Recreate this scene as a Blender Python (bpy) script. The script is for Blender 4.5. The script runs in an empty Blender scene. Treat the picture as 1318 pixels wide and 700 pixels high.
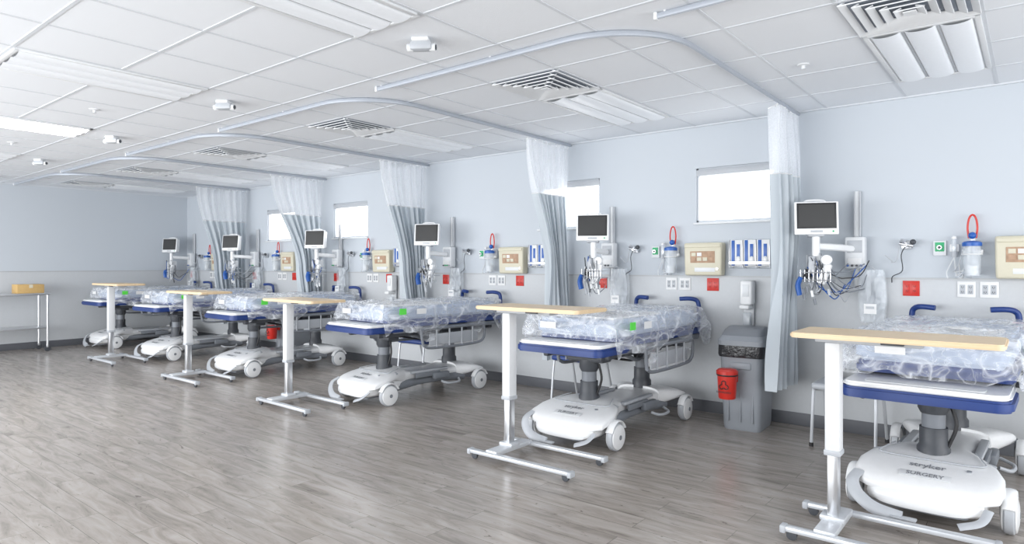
import bpy, bmesh, math, random
from mathutils import Vector, Matrix, noise, Euler
random.seed(7)
scene=bpy.context.scene
D=bpy.data
CEIL=2.74; W=6.0; FAR=-13.1

# ------------------------------------------------------------ materials
def mat(name,col,rough=0.5,metal=0.0,alpha=1.0,emit=0.0,ecol=None,bump=0.0,bscale=40,var=0.0,trans=0.0,coat=0.0):
    m=D.materials.new(name); m.use_nodes=True
    nt=m.node_tree; b=nt.nodes['Principled BSDF']
    b.inputs['Base Color'].default_value=(*col,1)
    b.inputs['Roughness'].default_value=rough
    b.inputs['Metallic'].default_value=metal
    b.inputs['Alpha'].default_value=alpha
    b.inputs['Transmission Weight'].default_value=trans
    b.inputs['Coat Weight'].default_value=coat
    if emit:
        b.inputs['Emission Color'].default_value=(*(ecol or col),1)
        b.inputs['Emission Strength'].default_value=emit
    tc=nt.nodes.new('ShaderNodeTexCoord')
    n=nt.nodes.new('ShaderNodeTexNoise'); n.inputs['Scale'].default_value=bscale
    nt.links.new(tc.outputs['Object'],n.inputs['Vector'])
    if var or not bump:
        mx=nt.nodes.new('ShaderNodeMix'); mx.data_type='RGBA'
        v=var or 0.03
        mx.inputs[6].default_value=(*[c*(1-v) for c in col],1)
        mx.inputs[7].default_value=(*[min(1,c*(1+v)) for c in col],1)
        nt.links.new(n.outputs['Fac'],mx.inputs[0]); nt.links.new(mx.outputs[2],b.inputs['Base Color'])
    if bump:
        bp=nt.nodes.new('ShaderNodeBump'); bp.inputs['Strength'].default_value=bump
        bp.inputs['Distance'].default_value=0.01
        nt.links.new(n.outputs['Fac'],bp.inputs['Height']); nt.links.new(bp.outputs[0],b.inputs['Normal'])
    return m

M_wall=mat('wall_paint',(0.550,0.588,0.632),0.6,bump=0.03,bscale=300)
M_panel=mat('wainscot_panel',(0.555,0.572,0.59),0.45)
M_railm=mat('panel_cap',(0.46,0.47,0.48),0.4)
M_base=mat('baseboard_vinyl',(0.12,0.125,0.14),0.5)
M_tile=mat('ceiling_tile',(0.78,0.805,0.84),0.9,bump=0.15,bscale=220,var=0.02)
M_tbar=mat('ceiling_tbar',(0.64,0.665,0.70),0.5)
M_white=mat('white_plastic',(0.82,0.825,0.83),0.28,coat=0.2)
M_offw=mat('offwhite_plastic',(0.72,0.735,0.75),0.4)
M_lgrey=mat('light_grey_plastic',(0.46,0.48,0.51),0.4)
M_grey=mat('grey_plastic',(0.21,0.225,0.25),0.45)
M_dgrey=mat('dark_grey_plastic',(0.06,0.065,0.075),0.45)
M_black=mat('black_rubber',(0.02,0.02,0.022),0.5)
M_navy=mat('navy_vinyl',(0.015,0.045,0.20),0.4)
M_blue=mat('blue_plastic',(0.02,0.11,0.42),0.35)
M_matt=mat('blue_grey_mattress',(0.46,0.53,0.66),0.5,var=0.04,bscale=3)
M_red=mat('red_plastic',(0.60,0.03,0.02),0.35)
M_green=mat('green_label',(0.12,0.75,0.08),0.5)
M_greenp=mat('green_outlet',(0.05,0.42,0.18),0.4)
M_beige=mat('beige_plastic',(0.64,0.60,0.47),0.45)
M_tan=mat('tan_label',(0.46,0.30,0.20),0.6,var=0.3,bscale=30)
M_steel=mat('brushed_steel',(0.66,0.67,0.69),0.28,metal=0.9)
M_alu=mat('painted_aluminium',(0.60,0.62,0.65),0.35,metal=0.3)
M_track=mat('track_aluminium',(0.40,0.43,0.48),0.45,metal=0.2)
M_screen=mat('monitor_screen',(0.05,0.05,0.05),0.2)
M_clear=mat('clear_plastic',(0.85,0.9,0.95),0.1,alpha=0.35,bump=0.6,bscale=25)
M_card=mat('cardboard',(0.58,0.38,0.15),0.7,var=0.1)
M_paper=mat('white_label',(0.82,0.82,0.82),0.6)
M_lens=mat('troffer_lens',(0.80,0.83,0.87),0.4,emit=0.06,ecol=(1,1,1))
M_lenson=mat('troffer_lens_lit',(1,1,1),0.4,emit=20.0,ecol=(1,1,1))
M_pane=mat('window_daylight_blind',(1,1,1),0.5,emit=3.5,ecol=(0.98,0.99,1.0))
M_frame=mat('window_frame',(0.55,0.58,0.62),0.4)
M_text=mat('grey_lettering',(0.22,0.23,0.25),0.5)
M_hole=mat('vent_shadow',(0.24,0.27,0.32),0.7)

def wood_mat():
    m=D.materials.new('maple_laminate'); m.use_nodes=True; nt=m.node_tree; b=nt.nodes['Principled BSDF']
    tc=nt.nodes.new('ShaderNodeTexCoord'); mp=nt.nodes.new('ShaderNodeMapping'); mp.inputs['Scale'].default_value=(2,18,2)
    n=nt.nodes.new('ShaderNodeTexNoise'); n.inputs['Scale'].default_value=3; n.inputs['Detail'].default_value=6
    r=nt.nodes.new('ShaderNodeValToRGB'); r.color_ramp.elements[0].color=(0.66,0.49,0.30,1); r.color_ramp.elements[1].color=(0.80,0.63,0.42,1)
    nt.links.new(tc.outputs['Object'],mp.inputs[0]); nt.links.new(mp.outputs[0],n.inputs['Vector']); nt.links.new(n.outputs['Fac'],r.inputs[0]); nt.links.new(r.outputs[0],b.inputs['Base Color'])
    b.inputs['Roughness'].default_value=0.4
    return m
M_wood=wood_mat()

def cloth_mat(name,col,transp,tl=0.45):
    m=D.materials.new(name); m.use_nodes=True; nt=m.node_tree; L=nt.links.new
    b=nt.nodes['Principled BSDF']; out=nt.nodes['Material Output']
    b.inputs['Base Color'].default_value=(*col,1); b.inputs['Roughness'].default_value=0.85
    tr=nt.nodes.new('ShaderNodeBsdfTranslucent'); tr.inputs['Color'].default_value=(*col,1)
    mx=nt.nodes.new('ShaderNodeMixShader'); mx.inputs[0].default_value=tl; L(b.outputs[0],mx.inputs[1]); L(tr.outputs[0],mx.inputs[2])
    tc=nt.nodes.new('ShaderNodeTexCoord'); w=nt.nodes.new('ShaderNodeTexNoise'); w.inputs['Scale'].default_value=120; L(tc.outputs['Object'],w.inputs['Vector'])
    if transp:
        mr=nt.nodes.new('ShaderNodeMapRange'); mr.inputs['To Min'].default_value=transp-0.1; mr.inputs['To Max'].default_value=transp+0.1; L(w.outputs['Fac'],mr.inputs[0])
        tp=nt.nodes.new('ShaderNodeBsdfTransparent'); m2=nt.nodes.new('ShaderNodeMixShader'); L(mr.outputs[0],m2.inputs[0]); L(mx.outputs[0],m2.inputs[1]); L(tp.outputs[0],m2.inputs[2]); L(m2.outputs[0],out.inputs[0])
    else:
        bp=nt.nodes.new('ShaderNodeBump'); bp.inputs['Strength'].default_value=0.1; L(w.outputs['Fac'],bp.inputs['Height']); L(bp.outputs[0],b.inputs['Normal'])
        L(mx.outputs[0],out.inputs[0])
    return m
M_net=cloth_mat('curtain_mesh_net',(0.9,0.92,0.95),0.5)
M_fabric=cloth_mat('curtain_fabric',(0.66,0.71,0.75),0,0.25)

def plastic_mat():
    m=D.materials.new('crinkled_clear_plastic'); m.use_nodes=True; nt=m.node_tree; b=nt.nodes['Principled BSDF']; L=nt.links.new
    b.inputs['Base Color'].default_value=(0.92,0.95,1.0,1); b.inputs['Roughness'].default_value=0.09; b.inputs['Specular IOR Level'].default_value=1.0
    tc=nt.nodes.new('ShaderNodeTexCoord')
    mp=nt.nodes.new('ShaderNodeMapping'); mp.inputs['Scale'].default_value=(1.0,0.6,1.3); L(tc.outputs['Object'],mp.inputs[0])
    def ridge(scale,dist,pw,off):
        n=nt.nodes.new('ShaderNodeTexNoise'); n.inputs['Scale'].default_value=scale; n.inputs['Detail'].default_value=1; n.inputs['Distortion'].default_value=dist
        ad=nt.nodes.new('ShaderNodeVectorMath'); ad.operation='ADD'; ad.inputs[1].default_value=(off,off*2,off*3); L(mp.outputs[0],ad.inputs[0]); L(ad.outputs[0],n.inputs['Vector'])
        s=nt.nodes.new('ShaderNodeMath'); s.operation='SUBTRACT'; s.inputs[1].default_value=0.5; L(n.outputs['Fac'],s.inputs[0])
        a=nt.nodes.new('ShaderNodeMath'); a.operation='ABSOLUTE'; L(s.outputs[0],a.inputs[0])
        m1=nt.nodes.new('ShaderNodeMath'); m1.operation='MULTIPLY_ADD'; m1.inputs[1].default_value=-7; m1.inputs[2].default_value=1; m1.use_clamp=True; L(a.outputs[0],m1.inputs[0])
        p=nt.nodes.new('ShaderNodeMath'); p.operation='POWER'; p.inputs[1].default_value=pw; L(m1.outputs[0],p.inputs[0]); return p
    r1=ridge(4.5,1.0,3.0,0); r2=ridge(9,0.6,5.0,5)
    su=nt.nodes.new('ShaderNodeMath'); su.operation='MULTIPLY_ADD'; su.inputs[1].default_value=0.6; L(r2.outputs[0],su.inputs[0]); L(r1.outputs[0],su.inputs[2])
    bp=nt.nodes.new('ShaderNodeBump'); bp.inputs['Strength'].default_value=0.45; bp.inputs['Distance'].default_value=0.015
    L(su.outputs[0],bp.inputs['Height']); L(bp.outputs[0],b.inputs['Normal'])
    fr=nt.nodes.new('ShaderNodeLayerWeight'); fr.inputs['Blend'].default_value=0.35; L(bp.outputs[0],fr.inputs['Normal'])
    mr=nt.nodes.new('ShaderNodeMapRange'); mr.inputs['To Min'].default_value=0.10; mr.inputs['To Max'].default_value=0.42; L(fr.outputs['Facing'],mr.inputs[0])
    al=nt.nodes.new('ShaderNodeMath'); al.operation='MULTIPLY_ADD'; al.inputs[1].default_value=0.38; al.use_clamp=True; L(su.outputs[0],al.inputs[0]); L(mr.outputs[0],al.inputs[2]); L(al.outputs[0],b.inputs['Alpha'])  # creases more opaque: white streaks painted in for the weak glossy highlights
    return m
M_cover=plastic_mat()

def floor_mat():
    m=D.materials.new('wood_plank_floor'); m.use_nodes=True; nt=m.node_tree; b=nt.nodes['Principled BSDF']; L=nt.links.new
    tc=nt.nodes.new('ShaderNodeTexCoord')
    br=nt.nodes.new('ShaderNodeTexBrick'); br.offset=0.37
    br.inputs['Scale'].default_value=1; br.inputs['Brick Width'].default_value=1.22; br.inputs['Row Height'].default_value=0.155
    br.inputs['Mortar Size'].default_value=0.0012; br.inputs['Mortar Smooth'].default_value=0.1
    br.inputs['Color1'].default_value=(0.0,0.0,0.0,1); br.inputs['Color2'].default_value=(1,1,1,1); br.inputs['Mortar'].default_value=(0.5,0.5,0.5,1)
    L(tc.outputs['Object'],br.inputs['Vector'])
    sc=nt.nodes.new('ShaderNodeVectorMath'); sc.operation='SCALE'; sc.inputs['Scale'].default_value=13.0
    L(br.outputs['Color'],sc.inputs[0])
    ad=nt.nodes.new('ShaderNodeVectorMath'); ad.operation='ADD'; L(tc.outputs['Object'],ad.inputs[0]); L(sc.outputs[0],ad.inputs[1])
    mp=nt.nodes.new('ShaderNodeMapping'); mp.inputs['Scale'].default_value=(1.4,8,1); L(ad.outputs[0],mp.inputs[0])
    g=nt.nodes.new('ShaderNodeTexNoise'); g.inputs['Scale'].default_value=1.6; g.inputs['Detail'].default_value=8; g.inputs['Roughness'].default_value=0.62; g.inputs['Distortion'].default_value=0.9
    L(mp.outputs[0],g.inputs['Vector'])
    r=nt.nodes.new('ShaderNodeValToRGB'); e=r.color_ramp.elements
    e[0].position=0.25; e[0].color=(0.17,0.145,0.125,1); e[1].position=0.74; e[1].color=(0.46,0.42,0.385,1)
    x=e.new(0.38); x.color=(0.28,0.248,0.22,1); x=e.new(0.52); x.color=(0.365,0.328,0.295,1)
    L(g.outputs['Fac'],r.inputs[0])
    mp2=nt.nodes.new('ShaderNodeMapping'); mp2.inputs['Scale'].default_value=(3.0,9,1); mp2.inputs['Location'].default_value=(3,7,0); L(ad.outputs[0],mp2.inputs[0])
    g2=nt.nodes.new('ShaderNodeTexNoise'); g2.inputs['Scale'].default_value=1.7; g2.inputs['Detail'].default_value=5; g2.inputs['Roughness'].default_value=0.7; g2.inputs['Distortion'].default_value=2.0
    L(mp2.outputs[0],g2.inputs['Vector'])
    r2=nt.nodes.new('ShaderNodeValToRGB'); r2.color_ramp.elements[0].position=0.30; r2.color_ramp.elements[0].color=(0.40,0.37,0.35,1); r2.color_ramp.elements[1].position=0.38; r2.color_ramp.elements[1].color=(1,1,1,1)
    L(g2.outputs['Fac'],r2.inputs[0])
    mk=nt.nodes.new('ShaderNodeMix'); mk.data_type='RGBA'; mk.blend_type='MULTIPLY'; mk.inputs[0].default_value=1; L(r.outputs[0],mk.inputs[6]); L(r2.outputs[0],mk.inputs[7])
    mx=nt.nodes.new('ShaderNodeMix'); mx.data_type='RGBA'; mx.blend_type='MULTIPLY'; mx.inputs[0].default_value=1
    mr=nt.nodes.new('ShaderNodeMapRange'); mr.inputs['To Min'].default_value=0.94; mr.inputs['To Max'].default_value=1.06
    L(br.outputs['Color'],mr.inputs[0]); L(mk.outputs[2],mx.inputs[6]); L(mr.outputs[0],mx.inputs[7])
    m2=nt.nodes.new('ShaderNodeMix'); m2.data_type='RGBA'; m2.inputs[7].default_value=(0.14,0.125,0.11,1)
    L(br.outputs['Fac'],m2.inputs[0]); L(mx.outputs[2],m2.inputs[6]); L(m2.outputs[2],b.inputs['Base Color'])
    b.inputs['Roughness'].default_value=0.25; b.inputs['Specular IOR Level'].default_value=0.6
    bp=nt.nodes.new('ShaderNodeBump'); bp.inputs['Strength'].default_value=0.08; bp.inputs['Distance'].default_value=0.004
    L(g.outputs['Fac'],bp.inputs['Height']); L(bp.outputs[0],b.inputs['Normal'])
    return m
M_floor=floor_mat()

# ------------------------------------------------------------ builder
def smooth_path(pts,n=6):
    P=[Vector(p) for p in pts]
    if len(P)<3: return P
    out=[]
    for i in range(len(P)-1):
        p0=P[i-1] if i>0 else P[i]*2-P[i+1]; p1=P[i]; p2=P[i+1]; p3=P[i+2] if i+2<len(P) else P[i+1]*2-P[i]
        for k in range(n):
            t=k/n
            out.append(0.5*((2*p1)+(p2-p0)*t+(2*p0-5*p1+4*p2-p3)*t*t+(3*p1-p0-3*p2+p3)*t**3))
    out.append(P[-1]); return out

class B:
    def __init__(s): s.bm=bmesh.new(); s.mats=[]; s.M=Matrix.Identity(4)
    def mi(s,m):
        if m not in s.mats: s.mats.append(m)
        return s.mats.index(m)
    def merge(s,b2,m,T=None):
        i=s.mi(m)
        for f in b2.faces: f.material_index=i; f.smooth=True
        b2.transform(s.M@(T or Matrix.Identity(4)))
        me=D.meshes.new('tmp'); b2.to_mesh(me); b2.free(); s.bm.from_mesh(me); D.meshes.remove(me)
    def box(s,c,sz,m,bev=0.0,seg=2,rot=None,taper=None):
        b=bmesh.new(); bmesh.ops.create_cube(b,size=1)
        for v in b.verts:
            if taper and v.co.z<0: v.co.x*=taper[0]; v.co.y*=taper[1]
            v.co=Vector((v.co.x*sz[0],v.co.y*sz[1],v.co.z*sz[2]))
        if bev: bmesh.ops.bevel(b,geom=b.edges[:],offset=min(bev,min(sz)*0.49),segments=seg,affect='EDGES',profile=0.5)
        T=Matrix.Translation(c)
        if rot: T=T@Euler(rot).to_matrix().to_4x4()
        s.merge(b,m,T)
    def cyl(s,p0,p1,r,m,r1=None,seg=20):
        p0=Vector(p0);p1=Vector(p1);d=p1-p0
        b=bmesh.new(); bmesh.ops.create_cone(b,cap_ends=True,segments=seg,radius1=r,radius2=r if r1 is None else r1,depth=d.length)
        T=Matrix.Translation((p0+p1)/2)@d.to_track_quat('Z','Y').to_matrix().to_4x4()
        s.merge(b,m,T)
    def lathe(s,prof,c,m,seg=24,axis='Z'):
        b=bmesh.new(); rings=[]
        for (r,z) in prof:
            rings.append([b.verts.new((r*math.cos(2*math.pi*k/seg),r*math.sin(2*math.pi*k/seg),z)) for k in range(seg)])
        for a,c2 in zip(rings,rings[1:]):
            for k in range(seg): b.faces.new((a[k],a[(k+1)%seg],c2[(k+1)%seg],c2[k]))
        b.faces.new(rings[0][::-1]); b.faces.new(rings[-1])
        R=Matrix.Identity(4)
        if axis=='X': R=Matrix.Rotation(math.pi/2,4,'Y')
        if axis=='Y': R=Matrix.Rotation(-math.pi/2,4,'X')
        s.merge(b,m,Matrix.Translation(c)@R)
    def sph(s,c,r,m,sc=(1,1,1),seg=16):
        b=bmesh.new(); bmesh.ops.create_uvsphere(b,u_segments=seg,v_segments=seg//2+2,radius=r)
        s.merge(b,m,Matrix.Translation(c)@Matrix.Diagonal((*sc,1)))
    def tube(s,pts,r,m,seg=8,sm=6,flat=None):
        P=smooth_path(pts,sm) if sm else [Vector(p) for p in pts]
        b=bmesh.new(); rings=[]; up=None
        for i,p in enumerate(P):
            t=(P[min(i+1,len(P)-1)]-P[max(i-1,0)]).normalized()
            if up is None:
                up=Vector((0,0,1)) if abs(t.z)<0.9 else Vector((1,0,0))
            x=up.cross(t); 
            if x.length<1e-4: x=Vector((1,0,0)).cross(t)
            x.normalize(); y=t.cross(x).normalized(); up=y
            fx,fy=flat or (1,1)
            rings.append([b.verts.new(p+x*(r*fx*math.cos(2*math.pi*k/seg))+y*(r*fy*math.sin(2*math.pi*k/seg))) for k in range(seg)])
        for a,c in zip(rings,rings[1:]):
            for k in range(seg): b.faces.new((a[k],a[(k+1)%seg],c[(k+1)%seg],c[k]))
        b.faces.new(rings[0][::-1]); b.faces.new(rings[-1]); s.merge(b,m)
    def loft(s,secs,m,seg=28,p=3.5):
        b=bmesh.new(); rings=[]
        for (y,hw,zb,zt) in secs:
            ring=[]
            for k in range(seg):
                a=2*math.pi*k/seg; c,si=math.cos(a),math.sin(a)
                ring.append(b.verts.new((hw*math.copysign(abs(c)**(2/p),c),y,(zb+zt)/2+(zt-zb)/2*math.copysign(abs(si)**(2/p),si))))
            rings.append(ring)
        for a,c in zip(rings,rings[1:]):
            for k in range(seg): b.faces.new((a[k],a[(k+1)%seg],c[(k+1)%seg],c[k]))
        b.faces.new(rings[0][::-1]); b.faces.new(rings[-1]); bmesh.ops.recalc_face_normals(b,faces=b.faces[:]); s.merge(b,m)
    def grid(s,f,nu,nv,m):
        b=bmesh.new(); V=[[b.verts.new(f(i/nu,j/nv)) for j in range(nv+1)] for i in range(nu+1)]
        for i in range(nu):
            for j in range(nv): b.faces.new((V[i][j],V[i+1][j],V[i+1][j+1],V[i][j+1]))
        s.merge(b,m)
    def text(s,txt,size,T,m,ext=0.0008):
        c=D.curves.new('t','FONT'); c.body=txt; c.size=size; c.extrude=ext; c.align_x='CENTER'; c.align_y='CENTER'; c.resolution_u=3
        o=D.objects.new('t',c); scene.collection.objects.link(o)
        dg=bpy.context.evaluated_depsgraph_get(); me=D.meshes.new_from_object(o.evaluated_get(dg))
        b=bmesh.new(); b.from_mesh(me); D.objects.remove(o); D.meshes.remove(me); D.curves.remove(c); s.merge(b,m,T)
    def mesh(s,name):
        me=D.meshes.new(name); s.bm.to_mesh(me); s.bm.free()
        for m in s.mats: me.materials.append(m)
        try: me.set_sharp_from_angle(angle=math.radians(38))
        except Exception: pass
        return me
    def obj(s,name,loc=(0,0,0),rz=0):
        return place(s.mesh(name),name,loc,rz)
def place(me,name,loc=(0,0,0),rz=0):
    o=D.objects.new(name,me); scene.collection.objects.link(o); o.location=loc; o.rotation_euler=(0,0,rz); return o

# ------------------------------------------------------------ room shell
XR=3.2; YB=-3.0
b=B(); b.box(((FAR+XR)/2,(YB+W)/2,-0.05),(XR-FAR+0.4,W-YB+0.4,0.1),M_floor); b.obj('floor')
b=B(); b.box(((FAR+XR)/2,(YB+W)/2,CEIL+0.05),(XR-FAR+0.4,W-YB+0.4,0.1),M_tile); b.obj('ceiling')
WZ0,WZ1=1.81,2.33
wins=[(-2.54,-1.72),(-4.42,-3.62),(-8.31,-7.50),(-10.17,-9.35)]
b=B()
b.box(((FAR+XR)/2,W+0.1,WZ0/2),(XR-FAR+0.4,0.2,WZ0),M_wall)
b.box(((FAR+XR)/2,W+0.1,(WZ1+CEIL)/2),(XR-FAR+0.4,0.2,CEIL-WZ1),M_wall)
edges=[FAR-0.2]+[e for w in sorted(wins) for e in w]+[XR+0.2]
for i in range(0,len(edges),2):
    a,c=edges[i],edges[i+1]; b.box(((a+c)/2,W+0.1,(WZ0+WZ1)/2),(c-a,0.2,WZ1-WZ0),M_wall)
b.box(((FAR+XR)/2,W-0.004,0.70),(XR-FAR,0.008,1.18),M_panel)
b.box(((FAR+XR)/2,W-0.007,1.292),(XR-FAR,0.014,0.014),M_railm)
b.obj('wall_right')
b=B()
b.box((FAR-0.1,(YB+W)/2,CEIL/2),(0.2,W-YB+0.4,CEIL),M_wall)
b.box((FAR+0.004,(YB+W)/2,0.70),(0.008,W-YB,1.18),M_panel)
b.box((FAR+0.007,(YB+W)/2,1.292),(0.014,W-YB,0.014),M_railm)
b.obj('wall_far')
b=B(); b.box(((FAR+XR)/2,W-0.008,0.055),(XR-FAR,0.016,0.11),M_base,0.003); b.obj('baseboard_right')
b=B(); b.box((FAR+0.008,(YB+W)/2-0.01,0.055),(0.016,W-YB-0.02,0.11),M_base,0.003); b.obj('baseboard_far')
for i,(a,c) in enumerate(wins):
    b=B(); w=c-a; h=WZ1-WZ0; cx=(a+c)/2; cz=(WZ0+WZ1)/2
    b.box((cx,W+0.06,cz),(w,0.01,h),M_pane)
    for x in (a+0.010,c-0.010): b.box((x,W+0.035,cz),(0.02,0.04,h),M_frame,0.003)
    for z in (WZ0+0.010,WZ1-0.010): b.box((cx,W+0.035,z),(w,0.04,0.02),M_frame,0.003)
    b.box((cx,W-0.012,WZ0-0.012),(w+0.04,0.03,0.02),M_offw,0.004)
    b.box((cx,W+0.02,WZ1-0.045),(w,0.05,0.06),M_lgrey,0.006)
    b.obj('window_%d'%(i+1))

# ceiling grid
PX=0.582; GX0=-0.5-PX/2
YL=[3.62+0.61*n for n in range(-11,5)]
b=B()
x=GX0
xs=[]
while x>FAR: xs.append(x); x-=PX
x=GX0+PX
while x<XR: xs.append(x); x+=PX
for x in xs: b.box((x,(YB+W)/2,CEIL-0.0015),(0.02,W-YB-0.02,0.003),M_tbar)
for y in YL:
    if YB<y<W-0.02: b.box(((FAR+XR)/2,y,CEIL-0.002),(XR-FAR-0.02,0.02,0.004),M_tbar)
b.box(((FAR+XR)/2,W-0.012,CEIL-0.006),(XR-FAR,0.022,0.012),M_tbar)
b.box((FAR+0.012,(YB+W)/2,CEIL-0.006),(0.022,W-YB,0.012),M_tbar)
b.obj('trim_ceiling_grid')

def troffer(lens):
    b=B(); wx=PX-0.02; ly=1.20
    for sx in (-1,1): b.box((sx*(wx/2-0.014),0,-0.008),(0.028,ly,0.016),M_offw,0.003)
    for sy in (-1,1): b.box((0,sy*(ly/2-0.014),-0.008),(wx,0.028,0.016),M_offw,0.003)
    b.box((0,0,-0.003),(wx-0.02,ly-0.02,0.004),M_offw)
    for k in (-1,0,1):
        cx=k*0.17; hw=0.075
        def f(u,v,cx=cx,hw=hw):
            a=math.pi*u
            return Vector((cx-hw*math.cos(a),-ly/2+0.03+(ly-0.06)*v,-0.006-0.022*math.sin(a)))
        b.grid(f,12,2,lens)
    for k in (-0.5,0.5): b.box((k*0.17,0,-0.007),(0.012,ly-0.05,0.004),M_lgrey)
    return b.mesh('ceiling_troffer_light')
ME_off=troffer(M_lens); ME_on=troffer(M_lenson)
def diffuser():
    b=B(); s=PX-0.02
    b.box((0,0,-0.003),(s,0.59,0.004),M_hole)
    for k in range(5):
        r=s/2-0.012-k*0.055; t=0.038; z=-0.008-0.004*k
        for sg in (-1,1):
            b.box((sg*r,0,z),(t,2*r+t,0.006),M_offw,rot=(0,sg*0.35,0)); b.box((0,sg*r,z),(2*r+t,t,0.006),M_offw,rot=(-sg*0.35,0,0))
    b.box((0,0,-0.03),(0.06,0.06,0.006),M_offw)
    return b.mesh('ceiling_air_diffuser')
ME_dif=diffuser()
for k in range(-1,6):
    X=-0.5-4*PX*k
    if X>XR or X<FAR+0.3: continue
    place(ME_dif,'ceiling_air_diffuser',(X,3.62+0.305,CEIL))
    place(ME_off,'ceiling_troffer_light',(X,4.23+0.61,CEIL))
    place(ME_on if k==3 else ME_off,'ceiling_troffer_light',(X,1.79,CEIL))
    if k<0: continue
    b=B()
    b.box((0,0,-0.012),(0.10,0.10,0.024),M_offw,0.006)
    b.box((0,0,-0.045),(0.13,0.07,0.05),M_lgrey,0.012)
    b.cyl((0.05,0,-0.05),(0.085,0,-0.052),0.024,M_offw); b.cyl((0.085,0,-0.052),(0.090,0,-0.052),0.016,M_dgrey)
    b.cyl((-0.05,0,-0.05),(-0.085,0,-0.052),0.024,M_offw)
    b.obj('ceiling_occupancy_sensor',(X,2.66,CEIL),0.6)
for (x,y) in ((-6.3,2.1),(-8.7,2.1),(-1.2,4.6),(-10.5,1.9)):
    b=B(); b.lathe([(0.04,0),(0.04,-0.006),(0.012,-0.01),(0.012,-0.03),(0.02,-0.033)],(0,0,0),M_offw); b.obj('sprinkler_head',(x,y,CEIL))

# curtain tracks
XC=[-1.60,-3.98,-6.22,-8.48,-10.72]
def track(x0,x1,name='curtain_track'):
    b=B(); y0=3.16; R=0.55; z=CEIL-0.022
    pts=[(x0,y0,z),(x1-R,y0,z)]
    for k in range(1,13):
        a=math.pi/2*k/12; pts.append((x1-R+R*math.sin(a),y0+R-R*math.cos(a),z))
    pts.append((x1,W-0.01,z))
    b.tube(pts,0.014,M_track,seg=8,sm=0,flat=(0.8,1.3))
    for (px,py) in ((x0+0.05,y0),((x0+x1)/2,y0),(x1,5.0),(x1,5.9)):
        b.cyl((px,py,z+0.01),(px,py,CEIL),0.008,M_offw,seg=8)
    b.box((x0,y0,z),(0.02,0.03,0.04),M_offw,0.004)
    b.obj(name)
for k,x in enumerate(XC): track(x-2.24,x)
track(-1.56,0.7)

# curtains
def curtain(xc,top,mid,bot,zb,seed,amp0=0.045,n=7):
    zt=CEIL-0.06; zn=2.14; zm=1.35
    def span(z):
        if z>zm:
            t=(zt-z)/(zt-zm); t=t*t*(3-2*t)
            return [top[i]+(mid[i]-top[i])*t for i in (0,1)]
        t=(zm-z)/(zm-zb); t=t**1.3
        return [mid[i]+(bot[i]-mid[i])*t for i in (0,1)]
    def P(s,z):
        a,c=span(z); w=abs(c-a)
        amp=amp0+0.045*(1-min(1,w/0.75))+(0.03*(zm-z) if z<zm else 0)
        amp*=0.75+0.7*noise.noise(Vector((s*3,z*0.8,seed)))
        ph=2*math.pi*n*s+1.3*noise.noise(Vector((s*3,z*0.7,seed+5)))
        return Vector((xc+amp*math.sin(ph)+0.3*amp*math.sin(2.3*ph+1)-0.02,a+(c-a)*s+0.012*math.cos(ph*2+1),z))
    b=B()
    b.grid(lambda u,v:P(u,zt+(zn-zt)*v),120,8,M_net)
    b.grid(lambda u,v:P(u,zn+(zb-zn)*v),120,26,M_fabric)
    b.tube([P(i/110,zn) for i in range(111)],0.004,M_paper,seg=4,sm=0)
    for i in range(12):
        p=P(i/11,zt); b.cyl((p.x,p.y,zt-0.01),(xc,p.y,zt+0.018),0.003,M_paper,seg=6)
    b.obj('privacy_curtain')
curtain(XC[0],(5.37,5.93),(5.45,5.90),(5.26,5.92),0.40,1,0.055)
curtain(XC[1],(5.20,5.93),(5.58,5.90),(5.52,5.92),0.40,2)
curtain(XC[2],(5.16,5.93),(5.52,5.90),(5.66,5.93),0.40,3)
curtain(XC[3],(5.05,5.93),(5.50,5.90),(5.66,5.93),0.40,4)
curtain(XC[4],(5.05,5.93),(5.35,5.90),(5.5,5.93),0.40,5)

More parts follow.
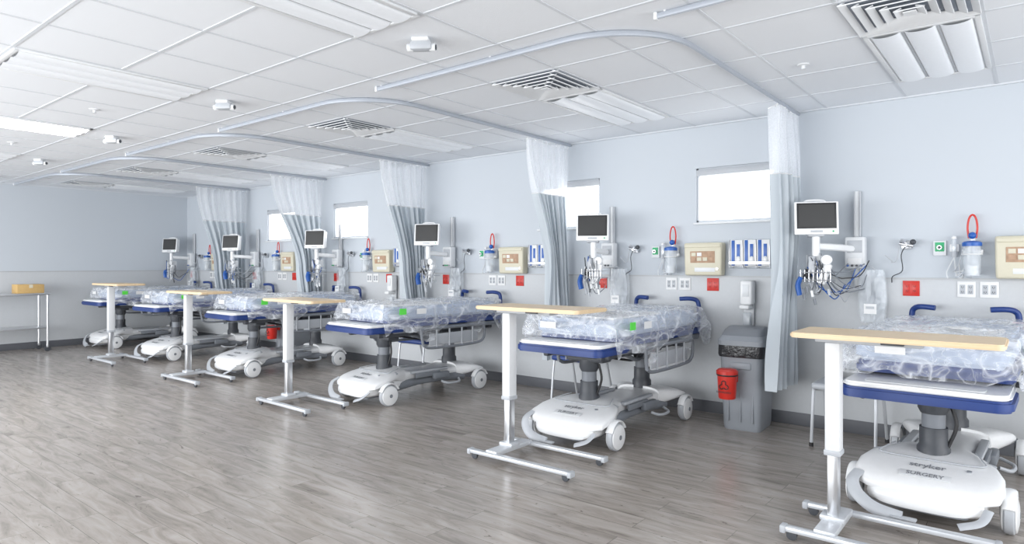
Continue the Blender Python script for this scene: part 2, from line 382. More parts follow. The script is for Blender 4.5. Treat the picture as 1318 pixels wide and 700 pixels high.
# ------------------------------------------------------------ stretcher
def stretcher(tz=0.0):
    """tz: how far the foot tray hangs below its usual height"""
    b=B()
    b.loft([(-0.86,0.20,0.165,0.185),(-0.85,0.28,0.155,0.205),(-0.81,0.335,0.155,0.235),(-0.74,0.350,0.175,0.262),(-0.64,0.345,0.205,0.288),(-0.54,0.310,0.215,0.312),(-0.44,0.25,0.18,0.328),(-0.34,0.205,0.14,0.328)],M_white,seg=40,p=4.2)
    b.loft([(-0.885,0.12,0.10,0.14),(-0.875,0.22,0.085,0.165),(-0.83,0.27,0.075,0.20),(-0.70,0.285,0.075,0.23),(-0.5,0.26,0.09,0.25),(-0.34,0.20,0.12,0.28)],M_white,seg=32,p=3.2)
    b.loft([(-0.36,0.21,0.15,0.322),(-0.25,0.18,0.17,0.29),(-0.10,0.165,0.17,0.272),(0.15,0.165,0.17,0.265),(0.38,0.20,0.16,0.28),(0.40,0.20,0.16,0.28)],M_white)
    b.loft([(-0.80,0.20,0.055,0.10),(-0.6,0.22,0.055,0.13),(-0.45,0.235,0.08,0.22),(-0.15,0.20,0.11,0.20),(0.2,0.20,0.11,0.20),(0.48,0.24,0.09,0.21)],M_grey)
    b.loft([(0.38,0.21,0.13,0.30),(0.48,0.27,0.15,0.30),(0.58,0.33,0.18,0.285),(0.68,0.33,0.17,0.25),(0.74,0.24,0.15,0.215)],M_white)
    b.tube([(-0.20,-0.42,0.331),(-0.235,-0.52,0.319),(-0.24,-0.60,0.305),(0,-0.615,0.302),(0.24,-0.60,0.305),(0.235,-0.52,0.319),(0.20,-0.42,0.331)],0.004,M_lgrey,seg=6)
    for sx in (-1,1):
        b.box((sx*0.272,-0.56,0.285),(0.05,0.12,0.012),M_lgrey,0.005,rot=(0.25,sx*0.25,0))
        for y in (-0.67,0.58):
            cx=sx*0.365
            b.box((cx-sx*0.035,y+0.04,0.17),(0.02,0.10,0.10),M_grey,0.008)
            b.lathe([(0.06,-0.028),(0.09,-0.026),(0.103,-0.018),(0.105,0.0),(0.103,0.018),(0.09,0.026),(0.06,0.028)],(cx,y,0.105),M_lgrey,axis='X',seg=32)
            for s2 in (-1,1):
                b.lathe([(0.093,0),(0.090,0.006),(0.05,0.014),(0.02,0.016)] if s2>0 else [(0.02,-0.016),(0.05,-0.014),(0.090,-0.006),(0.093,0)],(cx+s2*0.026,y,0.105),M_white,axis='X',seg=32)
                b.cyl((cx+s2*0.038,y,0.105),(cx+s2*0.044,y,0.105),0.018,M_grey)
            b.tube([(cx,y-0.10,0.15),(cx,y-0.06,0.20),(cx,y,0.222),(cx,y+0.07,0.205),(cx,y+0.11,0.16)],0.014,M_white,flat=(2.2,0.8))
        b.tube([(sx*0.27,0.1,0.14),(sx*0.33,0.15,0.12),(sx*0.335,0.3,0.12),(sx*0.26,0.36,0.14)],0.012,M_lgrey)
        b.box((sx*0.225,-0.05,0.225),(0.02,0.34,0.05),M_grey,0.008)
        b.box((sx*0.19,0.0,0.26),(0.05,0.5,0.03),M_lgrey,0.01)
        b.box((sx*0.24,0.12,0.20),(0.05,0.22,0.07),M_grey,0.015)
    # brake / steer pedal: long grey bar sweeping round the front-left, short one on the right
    b.tube([(-0.315,-0.80,0.225),(-0.335,-0.87,0.185),(-0.30,-0.915,0.125),(-0.21,-0.945,0.075),(-0.08,-0.955,0.055)],0.018,M_lgrey,flat=(1.9,0.6))
    b.box((-0.07,-0.955,0.056),(0.12,0.045,0.014),M_lgrey,0.006)
    b.tube([(0.29,-0.85,0.15),(0.26,-0.91,0.10),(0.17,-0.94,0.065)],0.014,M_lgrey,flat=(1.7,0.6))
    rx=0.27
    b.box((0.0,-0.775,0.2535),(0.24,0.050,0.003),M_offw,0.001,rot=(rx+0.06,0,0))
    b.text('SURGERY',0.042,Matrix.Translation((0.0,-0.775,0.2565))@Matrix.Rotation(rx+0.06,4,'X'),M_text)
    b.text('stryker',0.060,Matrix.Translation((0.0,-0.680,0.2815))@Matrix.Rotation(rx,4,'X'),M_text)
    b.cyl((0.19,-0.66,0.280),(0.19,-0.66,0.288),0.012,M_grey)
    for y in (-0.46,0.45):
        b.lathe([(0.085,0.26),(0.085,0.34),(0.072,0.36),(0.072,0.46)],(0,y,0),M_dgrey)
        b.lathe([(0.060,0.44),(0.060,0.60)],(0,y,0),M_grey)
        b.lathe([(0.066,0.54),(0.08,0.57),(0.08,0.64)],(0,y,0),M_dgrey)
        b.box((0,y,0.645),(0.34,0.14,0.05),M_dgrey,0.012)
    b.tube([(0.07,-0.46,0.35),(0.11,-0.45,0.48),(0.08,-0.44,0.60)],0.010,M_black)
    for sx in (-1,1):
        b.box((sx*0.25,0.08,0.69),(0.045,1.60,0.05),M_dgrey,0.01)
        b.box((sx*0.345,0.15,0.735),(0.05,1.50,0.05),M_grey,0.015)
        b.tube([(sx*0.25,-0.3,0.67),(sx*0.2,0,0.60),(sx*0.16,0.3,0.66)],0.018,M_grey)
    for y in (-0.65,-0.35,0.1,0.5,0.82): b.box((0,y,0.69),(0.62,0.05,0.035),M_dgrey,0.008)
    b.box((0,0.3,0.655),(0.30,0.5,0.05),M_grey,0.015)
    b.tube([(-0.1,0.5,0.6),(0.05,0.2,0.56),(0.1,-0.1,0.6),(0.05,-0.3,0.64)],0.01,M_black)
    def rr(hw,y0,y1,r):
        pts=[]
        for (cx,cy,a0) in ((hw-r,y0+r,-90),(hw-r,y1-r,0),(-hw+r,y1-r,90),(-hw+r,y0+r,180)):
            for k in range(7):
                a=math.radians(a0+15*k); pts.append((cx+r*math.cos(a),cy+r*math.sin(a)))
        return pts
    def slab(pts,z0,z1,m,bev):
        q=bmesh.new(); vs=[q.verts.new((x,y,z0)) for x,y in pts]; f=q.faces.new(vs)
        r=bmesh.ops.extrude_face_region(q,geom=[f]); 
        for v in r['geom']:
            if isinstance(v,bmesh.types.BMVert): v.co.z=z1
        bmesh.ops.recalc_face_normals(q,faces=q.faces[:])
        if bev:
            es=[e for e in q.edges if abs(e.verts[0].co.z-e.verts[1].co.z)<1e-6]
            bmesh.ops.bevel(q,geom=es,offset=bev,segments=2,affect='EDGES')
        b.merge(q,m)
    slab(rr(0.395,-0.95,-0.45,0.08),0.725-tz,0.785-tz,M_navy,0.012)
    slab(rr(0.385,-0.935,-0.45,0.075),0.780-tz,0.812-tz,M_white,0.012)
    slab(rr(0.28,-0.88,-0.74,0.03),0.810-tz,0.816-tz,M_offw,0.003)
    slab(rr(0.385,-0.60,0.95,0.05),0.765,0.815,M_navy,0.01)
    slab(rr(0.370,-0.70,0.90,0.07),0.84,0.975,M_matt,0.03)
    slab(rr(0.36,-0.68,0.89,0.07),0.815,0.845,M_navy,0.008)
    # folded linen on the mattress, seen through the cover
    slab(rr(0.30,-0.55,0.25,0.05),0.974,0.988,M_paper,0.006)
    for sx in (-1,1):
        b.tube([(sx*0.33,0.93,0.72),(sx*0.33,0.965,0.88),(sx*0.33,0.965,1.02),(sx*0.31,0.955,1.065),(sx*0.26,0.92,1.08),(sx*0.17,0.90,1.075)],0.021,M_navy,seg=10)
        x=sx*0.425
        b.tube([(x,-0.28,0.57),(x,-0.30,0.70),(x,-0.22,0.735),(x,0.5,0.735),(x,0.60,0.70),(x,0.58,0.57),(x,0.4,0.535),(x,-0.15,0.535),(x,-0.28,0.57)],0.015,M_grey)
        for y in (-0.1,0.08,0.26,0.42): b.tube([(x,y,0.54),(x,y,0.735)],0.009,M_lgrey,sm=0)
        b.box((x-sx*0.012,0.16,0.62),(0.012,0.70,0.12),M_lgrey,0.005)
        for y in (-0.12,0.42): b.box((sx*0.39,y,0.70),(0.06,0.05,0.03),M_dgrey,0.006)
    HX,HY=0.40,0.83; CY=0.075; ZT=1.008
    E=0.60
    def cov(u,v):
        a=-1-E+(2+2*E)*u; c=-1-E*0.45+(2+0.9*E)*v
        dx=max(0,abs(a)-1)*0.60; dy=max(0,abs(c)-1)*1.05
        x=max(-1,min(1,a))*HX; y=max(-1,min(1,c))*HY
        drop=dx+dy*(1 if c<0 else 0.8)
        if drop>0: drop=min(drop,0.40)
        P0=Vector((a*2.2,c*4.5,3)); P1=Vector((a*3.6,c*6.5,9))
        nz=noise.noise(P0)+0.6*(1-2*abs(noise.noise(P1)))-0.25
        out=0.020*nz+0.028*min(1,drop*6)+0.05*drop*noise.noise(Vector((a*2,c*7,31)))*4
        x+=math.copysign(out if dx>0 else 0,a)+0.004*nz
        y+=math.copysign(out if dy>0 else 0,c)
        z=ZT-drop*(0.78+0.7*noise.noise(Vector((a*1.5,c*3.3,1))))+0.022*nz
        if drop==0: z-=0.012*max(0,noise.noise(Vector((a*1.5,c*2.5,20))))
        if drop>0.14 and c<0 and dy>0: z=max(z,0.835-tz)
        return Vector((x,y+CY,z))
    b.grid(cov,84,150,M_cover)
    b.box((0.452,-0.56,0.935),(0.004,0.085,0.06),M_green); b.box((0.460,-0.33,0.93),(0.004,0.12,0.055),M_paper)
    b.box((-0.16,-0.812,0.93),(0.15,0.003,0.05),M_paper)
    b.box((0.1,-0.3,1.030),(0.10,0.14,0.002),M_paper,rot=(0,0,0.4))
    return b.mesh('hospital_stretcher')
ME_bed=stretcher(); ME_bed0=stretcher(0.06)
BEDY=4.97
beds=[(-0.44,-0.03),(-2.82,0.0),(-5.30,-0.07),(-7.90,-0.03),(-10.15,0.03),(-12.32,0.0)]
for i,(x,r) in enumerate(beds): place(ME_bed if i else ME_bed0,'hospital_stretcher',(x,BEDY-(0.03 if r else 0),0),r)

# ------------------------------------------------------------ overbed table
def table(H):
    b=B()
    for y in (-0.21,0.21):
        b.box((0.25,y,0.055),(0.86,0.05,0.028),M_alu,0.008)
        for x in (-0.15,0.64):
            b.lathe([(0.012,-0.011),(0.026,-0.009),(0.026,0.009),(0.012,0.011)],(x,y,0.026),M_dgrey,axis='Y',seg=14)
        b.box((-0.19,y,0.052),(0.03,0.06,0.04),M_lgrey,0.008); b.box((0.68,y,0.052),(0.03,0.06,0.04),M_lgrey,0.008)
    b.box((0.0,0,0.065),(0.10,0.42,0.035),M_alu,0.008)
    b.box((0,0,0.09),(0.12,0.10,0.03),M_alu,0.008)
    b.box((0,0,0.30),(0.052,0.068,0.46),M_steel,0.008)
    b.box((0,0,(0.42+H-0.05)/2),(0.072,0.088,H-0.05-0.42),M_offw,0.01)
    b.box((0,0,0.43),(0.08,0.095,0.03),M_lgrey,0.006)
    b.box((0.16,0,H-0.035),(0.48,0.11,0.03),M_lgrey,0.006)
    b.box((0.28,-0.1,H-0.033),(0.10,0.02,0.012),M_dgrey,0.004)
    pts=[]; hx0,hx1,hy,r=-0.17,0.72,0.20,0.035
    for (cx,cy,a0) in ((hx1-r,-hy+r,-90),(hx1-r,hy-r,0),(hx0+r,hy-r,90),(hx0+r,-hy+r,180)):
        for k in range(7):
            a=math.radians(a0+15*k); pts.append((cx+r*math.cos(a),cy+r*math.sin(a)))
    q=bmesh.new(); f=q.faces.new([q.verts.new((x,y,H-0.02)) for x,y in pts]); g=bmesh.ops.extrude_face_region(q,geom=[f])
    for v in g['geom']:
        if isinstance(v,bmesh.types.BMVert): v.co.z=H+0.006
    bmesh.ops.recalc_face_normals(q,faces=q.faces[:])
    bmesh.ops.bevel(q,geom=[e for e in q.edges if abs(e.verts[0].co.z-e.verts[1].co.z)<1e-6],offset=0.006,segments=2,affect='EDGES')
    b.merge(q,M_wood)
    return b.mesh('overbed_table')
for (x,y,H,r) in ((-0.81,3.68,1.05,0.0),(-3.0,3.70,1.10,0.0),(-5.88,3.70,1.06,-0.03),(-8.12,3.73,1.08,0.0),(-10.55,3.73,1.13,0.0)):
    place(table(H),'overbed_table',(x,y,0),r)

# ------------------------------------------------------------ wall equipment
def cable(b,p0,p1,sag,r,m,jit=0.03):
    p0=Vector(p0);p1=Vector(p1); pts=[]
    for i in range(5):
        t=i/4; p=p0.lerp(p1,t); p.z-=sag*4*t*(1-t)
        if 0<i<4: p+=Vector((random.uniform(-jit,jit),random.uniform(-jit,jit)*0.6,random.uniform(-jit,jit)))
        p.y=min(p.y,-0.012)
        pts.append(p)
    b.tube(pts,r,m,seg=6,sm=5)
def monitor(dx,seed):
    random.seed(seed)
    b=B()
    b.box((0,-0.012,1.62),(0.05,0.024,0.78),M_offw,0.005)
    for sx in (-1,1): b.box((sx*0.02,-0.027,1.62),(0.008,0.01,0.78),M_lgrey,0.002)
    b.box((0,-0.05,1.50),(0.075,0.07,0.14),M_white,0.015)
    my=-0.42
    b.tube([(0,-0.08,1.53),(dx*0.4,-0.25,1.54),(dx,my,1.55)],0.022,M_white,flat=(1,1.3))
    b.cyl((dx,my,1.47),(dx,my,1.63),0.03,M_white)
    b.cyl((dx,my,1.60),(dx,my+0.0,1.66),0.018,M_lgrey)
    T=b.M; b.M=Matrix.Translation((dx,my-0.01,1.77))@Matrix.Rotation(0.42,4,'Z')@Matrix.Rotation(-0.10,4,'X')
    b.box((0,0.02,0),(0.30,0.085,0.245),M_white,0.02,seg=3)
    b.box((0,-0.025,0),(0.325,0.02,0.265),M_white,0.009,seg=3)
    b.box((0,-0.035,0.018),(0.290,0.006,0.205),M_black,0.002)
    b.box((0,-0.0385,0.018),(0.262,0.003,0.178),M_screen)
    b.box((0.0,-0.036,-0.108),(0.09,0.004,0.016),M_lgrey,0.001)
    b.cyl((0.12,-0.034,-0.108),(0.12,-0.040,-0.108),0.007,M_greenp,seg=10)
    b.tube([(-0.08,0.03,0.12),(-0.06,0.03,0.15),(0.06,0.03,0.15),(0.08,0.03,0.12)],0.009,M_white)
    b.box((0,0.02,-0.13),(0.12,0.07,0.03),M_lgrey,0.008)
    b.M=T
    b.box((dx+0.02,my+0.03,1.42),(0.10,0.09,0.11),M_offw,0.015)
    b.box((dx-0.02,my-0.03,1.40),(0.05,0.05,0.14),M_lgrey,0.01)
    b.box((dx+0.07,my-0.02,1.33),(0.06,0.05,0.17),M_white,0.012,rot=(0,0.35,0))
    for z in (1.28,1.34): 
        b.tube([(dx-0.1,my-0.06,z),(dx+0.12,my-0.06,z),(dx+0.12,my+0.08,z),(dx-0.1,my+0.08,z),(dx-0.1,my-0.06,z)],0.005,M_steel,sm=0,seg=6)
    for i in range(8):
        xx=dx-0.1+0.22*i/7; b.tube([(xx,my-0.06,1.36),(xx,my-0.06,1.27),(xx,my+0.08,1.27)],0.003,M_steel,sm=0,seg=5)
    b.box((0.0,-0.075,1.50),(0.15,0.09,0.26),M_offw,0.015)
    b.box((0.0,-0.122,1.55),(0.11,0.004,0.10),M_lgrey,0.001)
    b.box((0.0,-0.122,1.43),(0.10,0.004,0.05),M_paper,0.001)
    for i in range(4): b.cyl((-0.05+0.033*i,-0.12,1.395),(-0.05+0.033*i,-0.135,1.395),0.009,random.choice([M_blue,M_lgrey,M_greenp,M_dgrey]),seg=10)
    b.tube([(dx-0.10,my-0.05,1.30),(dx-0.12,my-0.06,1.24),(dx-0.11,my-0.05,1.16)],0.030,M_blue,flat=(1.3,0.6))
    b.tube([(dx-0.05,my-0.03,1.36),(dx-0.06,my-0.05,1.30)],0.026,M_black)
    b.lathe([(0.035,0),(0.04,0.005),(0.04,0.02),(0.03,0.024)],(dx+0.09,my-0.06,1.44),M_white,axis='Y')
    cols=[M_lgrey,M_white,M_lgrey,M_grey,M_blue,M_lgrey,M_grey,M_black,M_offw,M_dgrey]
    for i in range(24):
        m=random.choice(cols)
        x0=dx+random.uniform(-0.08,0.1); x1=random.choice([dx+random.uniform(-0.10,0.14),random.uniform(-0.08,0.12)])
        y1=my if abs(x1-dx)<0.15 else -0.13
        cable(b,(x0,my-random.uniform(0,0.08),random.uniform(1.36,1.5)),(x1,y1+random.uniform(-0.05,0.04),random.uniform(1.2,1.45)),random.uniform(0.05,0.24),random.uniform(0.003,0.0055),m)
    for i in range(7):
        x0=dx+random.uniform(-0.1,0.12); z=random.uniform(1.12,1.25)
        b.cyl((x0,my-0.03,z),(x0+0.01,my-0.03,z-0.05),0.011,random.choice([M_white,M_grey,M_lgrey]),seg=10)
    def bag(u,v):
        w=0.08+0.02*math.sin(3*v); return Vector((0.12-w+2*w*u,-0.10-0.045*math.sin(math.pi*u)*(0.4+v)+0.03*noise.noise(Vector((u*5,v*6,seed))),1.36-0.42*v+0.01*noise.noise(Vector((u*7,0,seed)))))
    b.grid(bag,16,22,M_clear)
    def bag2(u,v):
        w=0.08+0.02*math.sin(3*v); return Vector((0.12-w+2*w*u,-0.04,1.36-0.42*v))
    b.grid(bag2,2,10,M_clear)
    for i in range(6): cable(b,(0.07+0.02*i,-0.08,1.27),(0.07+0.02*i,-0.08,1.08),0.05,0.004,random.choice([M_lgrey,M_grey,M_offw]),0.03)
    b.box((0.12,-0.165,1.05),(0.09,0.004,0.08),M_paper)
    b.box((0.12,-0.168,1.06),(0.06,0.003,0.02),M_lgrey)
    cable(b,(0.06,-0.10,1.37),(0.15,-0.10,1.34),-0.03,0.004,M_lgrey,0.005)
    return b
def canister():
    b=B()
    b.box((0,-0.012,1.53),(0.09,0.024,0.10),M_offw,0.006)
    b.lathe([(0.047,1.32),(0.052,1.34),(0.056,1.53),(0.056,1.54)],(0,-0.10,0),M_clear)
    b.lathe([(0.040,1.325),(0.043,1.39),(0.043,1.395)],(0,-0.10,0),M_offw)
    b.lathe([(0.062,1.54),(0.062,1.565),(0.05,1.575),(0.015,1.58)],(0,-0.10,0),M_blue)
    b.box((0,-0.05,1.50),(0.13,0.03,0.03),M_white,0.006)
    b.tube([(math.cos(a)*0.062,-0.10+math.sin(a)*0.062,1.48) for a in [i*math.pi/8 for i in range(17)]],0.005,M_white,sm=0)
    b.cyl((0.0,-0.05,1.56),(0.0,-0.05,1.64),0.018,M_white); b.sph((0,-0.07,1.62),0.026,M_blue)
    b.tube([(-0.022,-0.05,1.60),(-0.030,-0.05,1.68),(-0.02,-0.05,1.75),(0.0,-0.05,1.775),(0.02,-0.05,1.75),(0.030,-0.05,1.68),(0.022,-0.05,1.60)],0.007,M_red)
    for i in range(7):
        cable(b,(random.uniform(-0.04,0.04),-0.13,1.56),(random.uniform(-0.14,0.02),-0.04,random.uniform(1.30,1.38)),random.uniform(0.02,0.12),0.004,random.choice([M_clear,M_offw,M_lgrey]),0.02)
    return b.mesh('suction_canister')
ME_can=canister()
def gas(m):
    b=B(); b.box((0,-0.01,0),(0.085,0.02,0.115),M_offw,0.005); b.box((0,-0.022,0.01),(0.06,0.006,0.07),m,0.002)
    b.cyl((0,-0.02,0.005),(0,-0.05,0.005),0.017,M_steel); b.cyl((0,-0.05,0.005),(0,-0.056,0.005),0.010,M_dgrey)
    return b.mesh('medical_gas_outlet')
def outlet(m,nm):
    b=B(); b.box((0,-0.004,0),(0.115,0.008,0.12),m if m==M_red else M_paper,0.003)
    for x in (-0.025,0.025):
        b.box((x,-0.009,0),(0.034,0.004,0.07),M_lgrey if m!=M_red else M_red,0.001)
        for z in (-0.018,0.018):
            b.box((x-0.006,-0.0115,z),(0.003,0.002,0.011),M_black); b.box((x+0.006,-0.0115,z),(0.003,0.002,0.009),M_black); b.cyl((x,-0.011,z-0.009),(x,-0.0125,z-0.009),0.0025,M_black,seg=8)
    return b.mesh(nm)
ME_gas=gas(M_greenp); ME_out=outlet(M_red,'emergency_power_outlet'); ME_outw=outlet(M_offw,'power_outlet')
def sharps():
    b=B(); b.box((0,-0.06,0),(0.37,0.12,0.31),M_beige,0.018,seg=3,taper=(0.97,0.85))
    b.box((0,-0.122,0.125),(0.35,0.012,0.03),M_beige,0.005); b.box((0,-0.117,0.02),(0.24,0.006,0.11),M_tan,0.002,rot=(0.05,0,0))
    for i in range(4):
        for j in range(2): b.box((-0.085+0.056*i,-0.122,0.045-0.045*j),(0.044,0.004,0.034),[M_beige,M_tan,M_paper,M_beige,M_tan,M_beige,M_tan,M_tan][i*2+j],0.001)
    b.box((0.02,-0.11,-0.10),(0.20,0.006,0.04),M_offw,0.001,rot=(0.05,0,0)); b.cyl((0.14,-0.11,-0.09),(0.14,-0.12,-0.09),0.012,M_steel)
    return b.mesh('sharps_disposal_cabinet')
def gloves():
    b=B(); b.box((0,-0.004,0),(0.37,0.008,0.25),M_clear); 
    for x in (-0.12,0,0.12):
        b.box((x,-0.05,0),(0.112,0.08,0.235),M_paper,0.004); b.box((x-0.028,-0.0915,0),(0.03,0.003,0.23),M_blue,0.001); b.box((x+0.02,-0.0915,0.02),(0.03,0.003,0.12),M_blue,0.001); b.sph((x+0.02,-0.092,-0.06),0.022,M_white,(1,0.4,1.4))
    for x in (-0.18,-0.06,0.06,0.18): b.box((x,-0.05,-0.01),(0.004,0.1,0.26),M_steel,0.001)
    b.box((0,-0.05,-0.125),(0.37,0.10,0.006),M_steel,0.002); b.box((0,-0.1,-0.09),(0.37,0.004,0.03),M_steel,0.001)
    return b.mesh('glove_box_holder')
ME_sh=sharps(); ME_gl=gloves()
def valve():
    b=B(); b.box((0,-0.01,0),(0.07,0.02,0.07),M_steel,0.006); b.cyl((0,-0.02,0),(0,-0.07,0),0.015,M_steel); b.cyl((-0.04,-0.06,0.01),(0.05,-0.06,-0.01),0.014,M_steel)
    b.sph((0.05,-0.06,0.02),0.022,M_dgrey); b.lathe([(0.02,0),(0.025,0.01),(0.01,0.03)],(-0.02,-0.07,0.015),M_steel)
    cable(b,(0.0,-0.06,-0.01),(-0.10,-0.02,-0.30),0.03,0.004,M_dgrey); cable(b,(-0.04,-0.06,0),(-0.14,-0.08,-0.08),0.1,0.004,M_lgrey)
    return b.mesh('suction_regulator_valve')
ME_va=valve()
def flow():
    b=B(); b.box((0,-0.015,0),(0.06,0.03,0.06),M_white,0.006); b.cyl((0,-0.05,-0.06),(0,-0.05,0.07),0.016,M_clear); b.cyl((0,-0.05,-0.07),(0,-0.05,-0.03),0.022,M_lgrey)
    b.cyl((0,-0.03,0),(0,-0.05,0),0.012,M_steel); b.sph((0,-0.05,0.075),0.018,M_white)
    cable(b,(0,-0.05,-0.07),(0.03,-0.05,-0.12),0.12,0.005,M_offw); cable(b,(0,-0.05,-0.07),(-0.04,-0.05,-0.22),0.02,0.004,M_offw)
    return b.mesh('oxygen_flowmeter')
ME_fl=flow()
mdx=[-0.22,0.02,-0.02,-0.02,-0.10,-0.05]
WY=W-0.001
for k in range(6):
    s=0.08 if k==0 else 0
    base=-3.45-2.325*(k-1)
    if k==0: base=-1.136
    b=monitor(mdx[k],10+k); b.obj('patient_monitor',(base,W-0.015,0))
    o=base+s
    place(ME_va,'suction_regulator_valve',(o+0.27,W-0.016,1.56))
    place(ME_gas,'medical_gas_outlet',(o+0.49,WY,1.53)); place(ME_fl,'oxygen_flowmeter',(o+0.585,WY,1.53))
    place(ME_can,'suction_canister',(o+0.70,W-0.016,0))
    place(ME_sh,'sharps_disposal_cabinet',(o+1.02,WY,1.455))
    if k>0: place(ME_gl,'glove_box_holder',(o+1.45,WY,1.51))
    place(ME_out,'emergency_power_outlet',(o+(0.30 if k==0 else -0.13),W-0.008,1.215)); 
    place(ME_out,'emergency_power_outlet',(o+1.08,W-0.008,1.215))
    place(ME_outw,'power_outlet',(o+0.66,W-0.008,1.215)); place(ME_outw,'power_outlet',(o+0.80,W-0.008,1.215))

for x in (-2.02,-6.88,-11.6):
    b=B(); b.box((0,-0.05,0.08),(0.11,0.10,0.22),M_white,0.02,seg=3); b.box((0,-0.104,0.10),(0.06,0.004,0.11),M_offw,0.001); b.box((0,-0.09,-0.05),(0.09,0.12,0.04),M_white,0.015)
    b.box((0,-0.06,-0.16),(0.07,0.05,0.12),M_clear,0.01); b.box((0,-0.06,-0.17),(0.05,0.04,0.08),M_white,0.008); b.box((0,-0.01,-0.05),(0.09,0.02,0.34),M_offw,0.005)
    b.obj('hand_sanitizer_dispenser',(x,W-0.03,1.07))

# trash bin
def ringbox(b,secs,m,cap=True,r=0.05):
    q=bmesh.new(); rs=[]
    for (hx,hy,z) in secs:
        ring=[]
        for (cx,cy,a0) in ((hx-r,-hy+r,-90),(hx-r,hy-r,0),(-hx+r,hy-r,90),(-hx+r,-hy+r,180)):
            for k in range(5):
                a=math.radians(a0+22.5*k); ring.append(q.verts.new((cx+r*math.cos(a),cy+r*math.sin(a),z)))
        rs.append(ring)
    n=len(rs[0])
    for a,c in zip(rs,rs[1:]):
        for k in range(n): q.faces.new((a[k],a[(k+1)%n],c[(k+1)%n],c[k]))
    q.faces.new(rs[0][::-1]); q.faces.new(rs[-1]); b.merge(q,m)
M_bin=mat('grey_bin_plastic',(0.30,0.32,0.35),0.45)
M_liner=mat('black_liner_film',(0.03,0.03,0.033),0.25,bump=0.8,bscale=30)
def bin_mesh():
    b=B()
    ringbox(b,[(0.15,0.20,0.0),(0.155,0.21,0.03),(0.175,0.235,0.62),(0.185,0.245,0.63),(0.185,0.245,0.66)],M_bin)
    ringbox(b,[(0.186,0.246,0.62),(0.191,0.251,0.64),(0.189,0.249,0.73)],M_liner)
    ringbox(b,[(0.193,0.253,0.72),(0.193,0.253,0.76),(0.17,0.22,0.80)],M_bin)
    ringbox(b,[(0.17,0.22,0.80),(0.16,0.16,0.845),(0.15,0.08,0.865)],M_grey)
    b.box((0,-0.232,0.55),(0.18,0.02,0.06),M_bin,0.01)
    for x in (-0.10,0,0.10): b.box((x,-0.218,0.30),(0.012,0.012,0.45),M_bin,0.004,rot=(-0.05,0,0))
    return b.mesh('waste_bin')
ME_bin=bin_mesh()
place(ME_bin,'waste_bin',(-1.94,5.69,0),0.06)
def redc():
    b=B()
    b.lathe([(0.065,0.0),(0.07,0.01),(0.08,0.20),(0.088,0.205),(0.088,0.23),(0.07,0.245),(0.02,0.248)],(0,0,0),M_red)
    b.lathe([(0.0805,0.19),(0.086,0.195),(0.086,0.203)],(0,0,0),M_black)
    b.text('BIOHAZARD',0.022,Matrix.Translation((0.0,-0.0775,0.06))@Matrix.Rotation(math.pi/2,4,'X'),M_black)
    for k in range(3):
        a=k*2.094+1.57; b.tube([(0.022*math.cos(a)+0.018*math.cos(t),-0.078,0.115+0.022*math.sin(a)+0.018*math.sin(t)) for t in [a-2.3+4.6*j/8 for j in range(9)]],0.004,M_black,sm=0,seg=5)
    b.box((0,0.085,0.17),(0.12,0.03,0.09),M_red,0.01)
    return b.mesh('sharps_container')
ME_rc=redc()
place(ME_rc,'sharps_container',(-1.99,5.335,0.29))
place(ME_bin,'waste_bin',(-8.92,5.70,0),0.0); place(ME_rc,'sharps_container',(-8.94,5.35,0.29))

# chairs
def chair(seat):
    b=B()
    for sx in (-1,1):
        b.tube([(sx*0.22,-0.24,0.012),(sx*0.215,-0.20,0.40),(sx*0.21,-0.15,0.435),(sx*0.21,0.10,0.435),(sx*0.21,0.19,0.50),(sx*0.20,0.235,0.72)],0.012,M_alu)
        b.tube([(sx*0.22,0.24,0.012),(sx*0.21,0.12,0.43)],0.012,M_alu,sm=0)
        for y in (-0.24,0.24): b.cyl((sx*0.22,y,0.0),(sx*0.22,y,0.03),0.016,M_black,seg=10)
    b.tube([(-0.21,0.1,0.43),(0.21,0.1,0.43)],0.011,M_alu,sm=0); b.tube([(-0.21,-0.15,0.43),(0.21,-0.15,0.43)],0.011,M_alu,sm=0)
    b.box((0,-0.02,0.465),(0.45,0.44,0.05),seat,0.02,seg=3)
    b.box((0,0.235,0.66),(0.44,0.035,0.22),seat,0.015,seg=3,rot=(-0.12,0,0))
    return b.mesh('visitor_chair')
ME_ch=chair(M_navy); ME_ch0=chair(M_lgrey)
place(ME_ch0,'visitor_chair',(-1.12,5.60,0))
for (x,y,r) in ((-3.58,5.60,0.0),(-5.93,5.62,0.0)): place(ME_ch,'visitor_chair',(x,y,0),r)

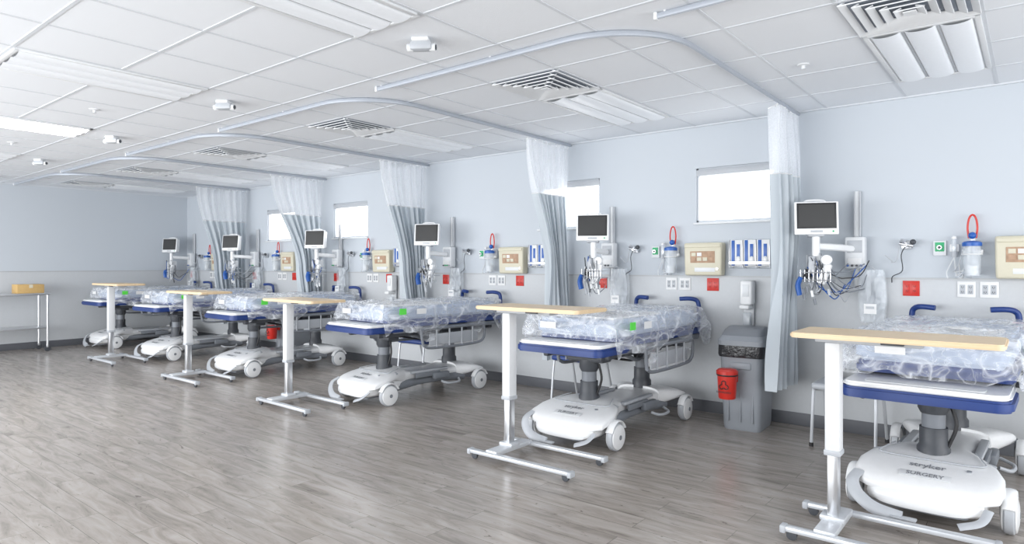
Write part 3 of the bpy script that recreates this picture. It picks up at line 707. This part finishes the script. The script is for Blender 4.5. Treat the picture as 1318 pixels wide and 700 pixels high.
# steel work table + box
b=B()
b.box((0,0,0.93),(0.5,1.2,0.035),M_steel,0.008); b.box((0,0,0.38),(0.46,1.14,0.02),M_steel,0.005)
for sx in (-1,1):
    for sy in (-1,1):
        b.cyl((sx*0.22,sy*0.56,0.10),(sx*0.22,sy*0.56,0.92),0.016,M_steel); b.lathe([(0.02,-0.012),(0.045,-0.01),(0.045,0.01),(0.02,0.012)],(sx*0.22,sy*0.56,0.045),M_dgrey,axis='X'); b.box((sx*0.22,sy*0.56,0.085),(0.03,0.035,0.05),M_steel,0.004)
b.obj('steel_utility_cart',(-12.72,2.93,0))
b=B(); b.box((0,0,0.07),(0.30,0.36,0.14),M_card,0.004)
b.box((0,0,0.142),(0.30,0.05,0.003),M_beige); b.box((0.151,0.0,0.11),(0.003,0.05,0.05),M_beige); b.obj('cardboard_box',(-12.70,3.28,0.9475))

# ------------------------------------------------------------ light
wd=D.worlds.new('World'); scene.world=wd; wd.use_nodes=True
bg=wd.node_tree.nodes['Background']; bg.inputs[0].default_value=(0.92,0.96,1.0,1); bg.inputs[1].default_value=1.1
def area(name,loc,rot,size,sy,e,col=(1,1,1)):
    l=D.lights.new(name,'AREA'); l.shape='RECTANGLE'; l.size=size; l.size_y=sy; l.energy=e; l.color=col
    o=D.objects.new(name,l); scene.collection.objects.link(o); o.location=loc; o.rotation_euler=rot; return o
area('fill_light_side',(-7.2,-2.9,1.3),(math.radians(98),0,0),11.5,2.0,610,(0.95,0.975,1))  # added fill on the open side, tilted up to brighten ceiling and left floor
area('fill_light_end',(3.1,1.5,1.3),(math.radians(103),0,math.radians(90)),7,2.0,190,(0.97,0.985,1))  # added fill behind the camera, tilted up; not an actual window

cam=D.cameras.new('camera'); co=D.objects.new('camera',cam); scene.collection.objects.link(co)
co.location=(0,0,1.40); co.rotation_euler=(math.radians(90),0,math.radians(38.8))
cam.sensor_width=36; cam.lens=835/1318*36; cam.shift_y=-9/1318; cam.clip_start=0.05
scene.camera=co
scene.view_settings.view_transform='Standard'
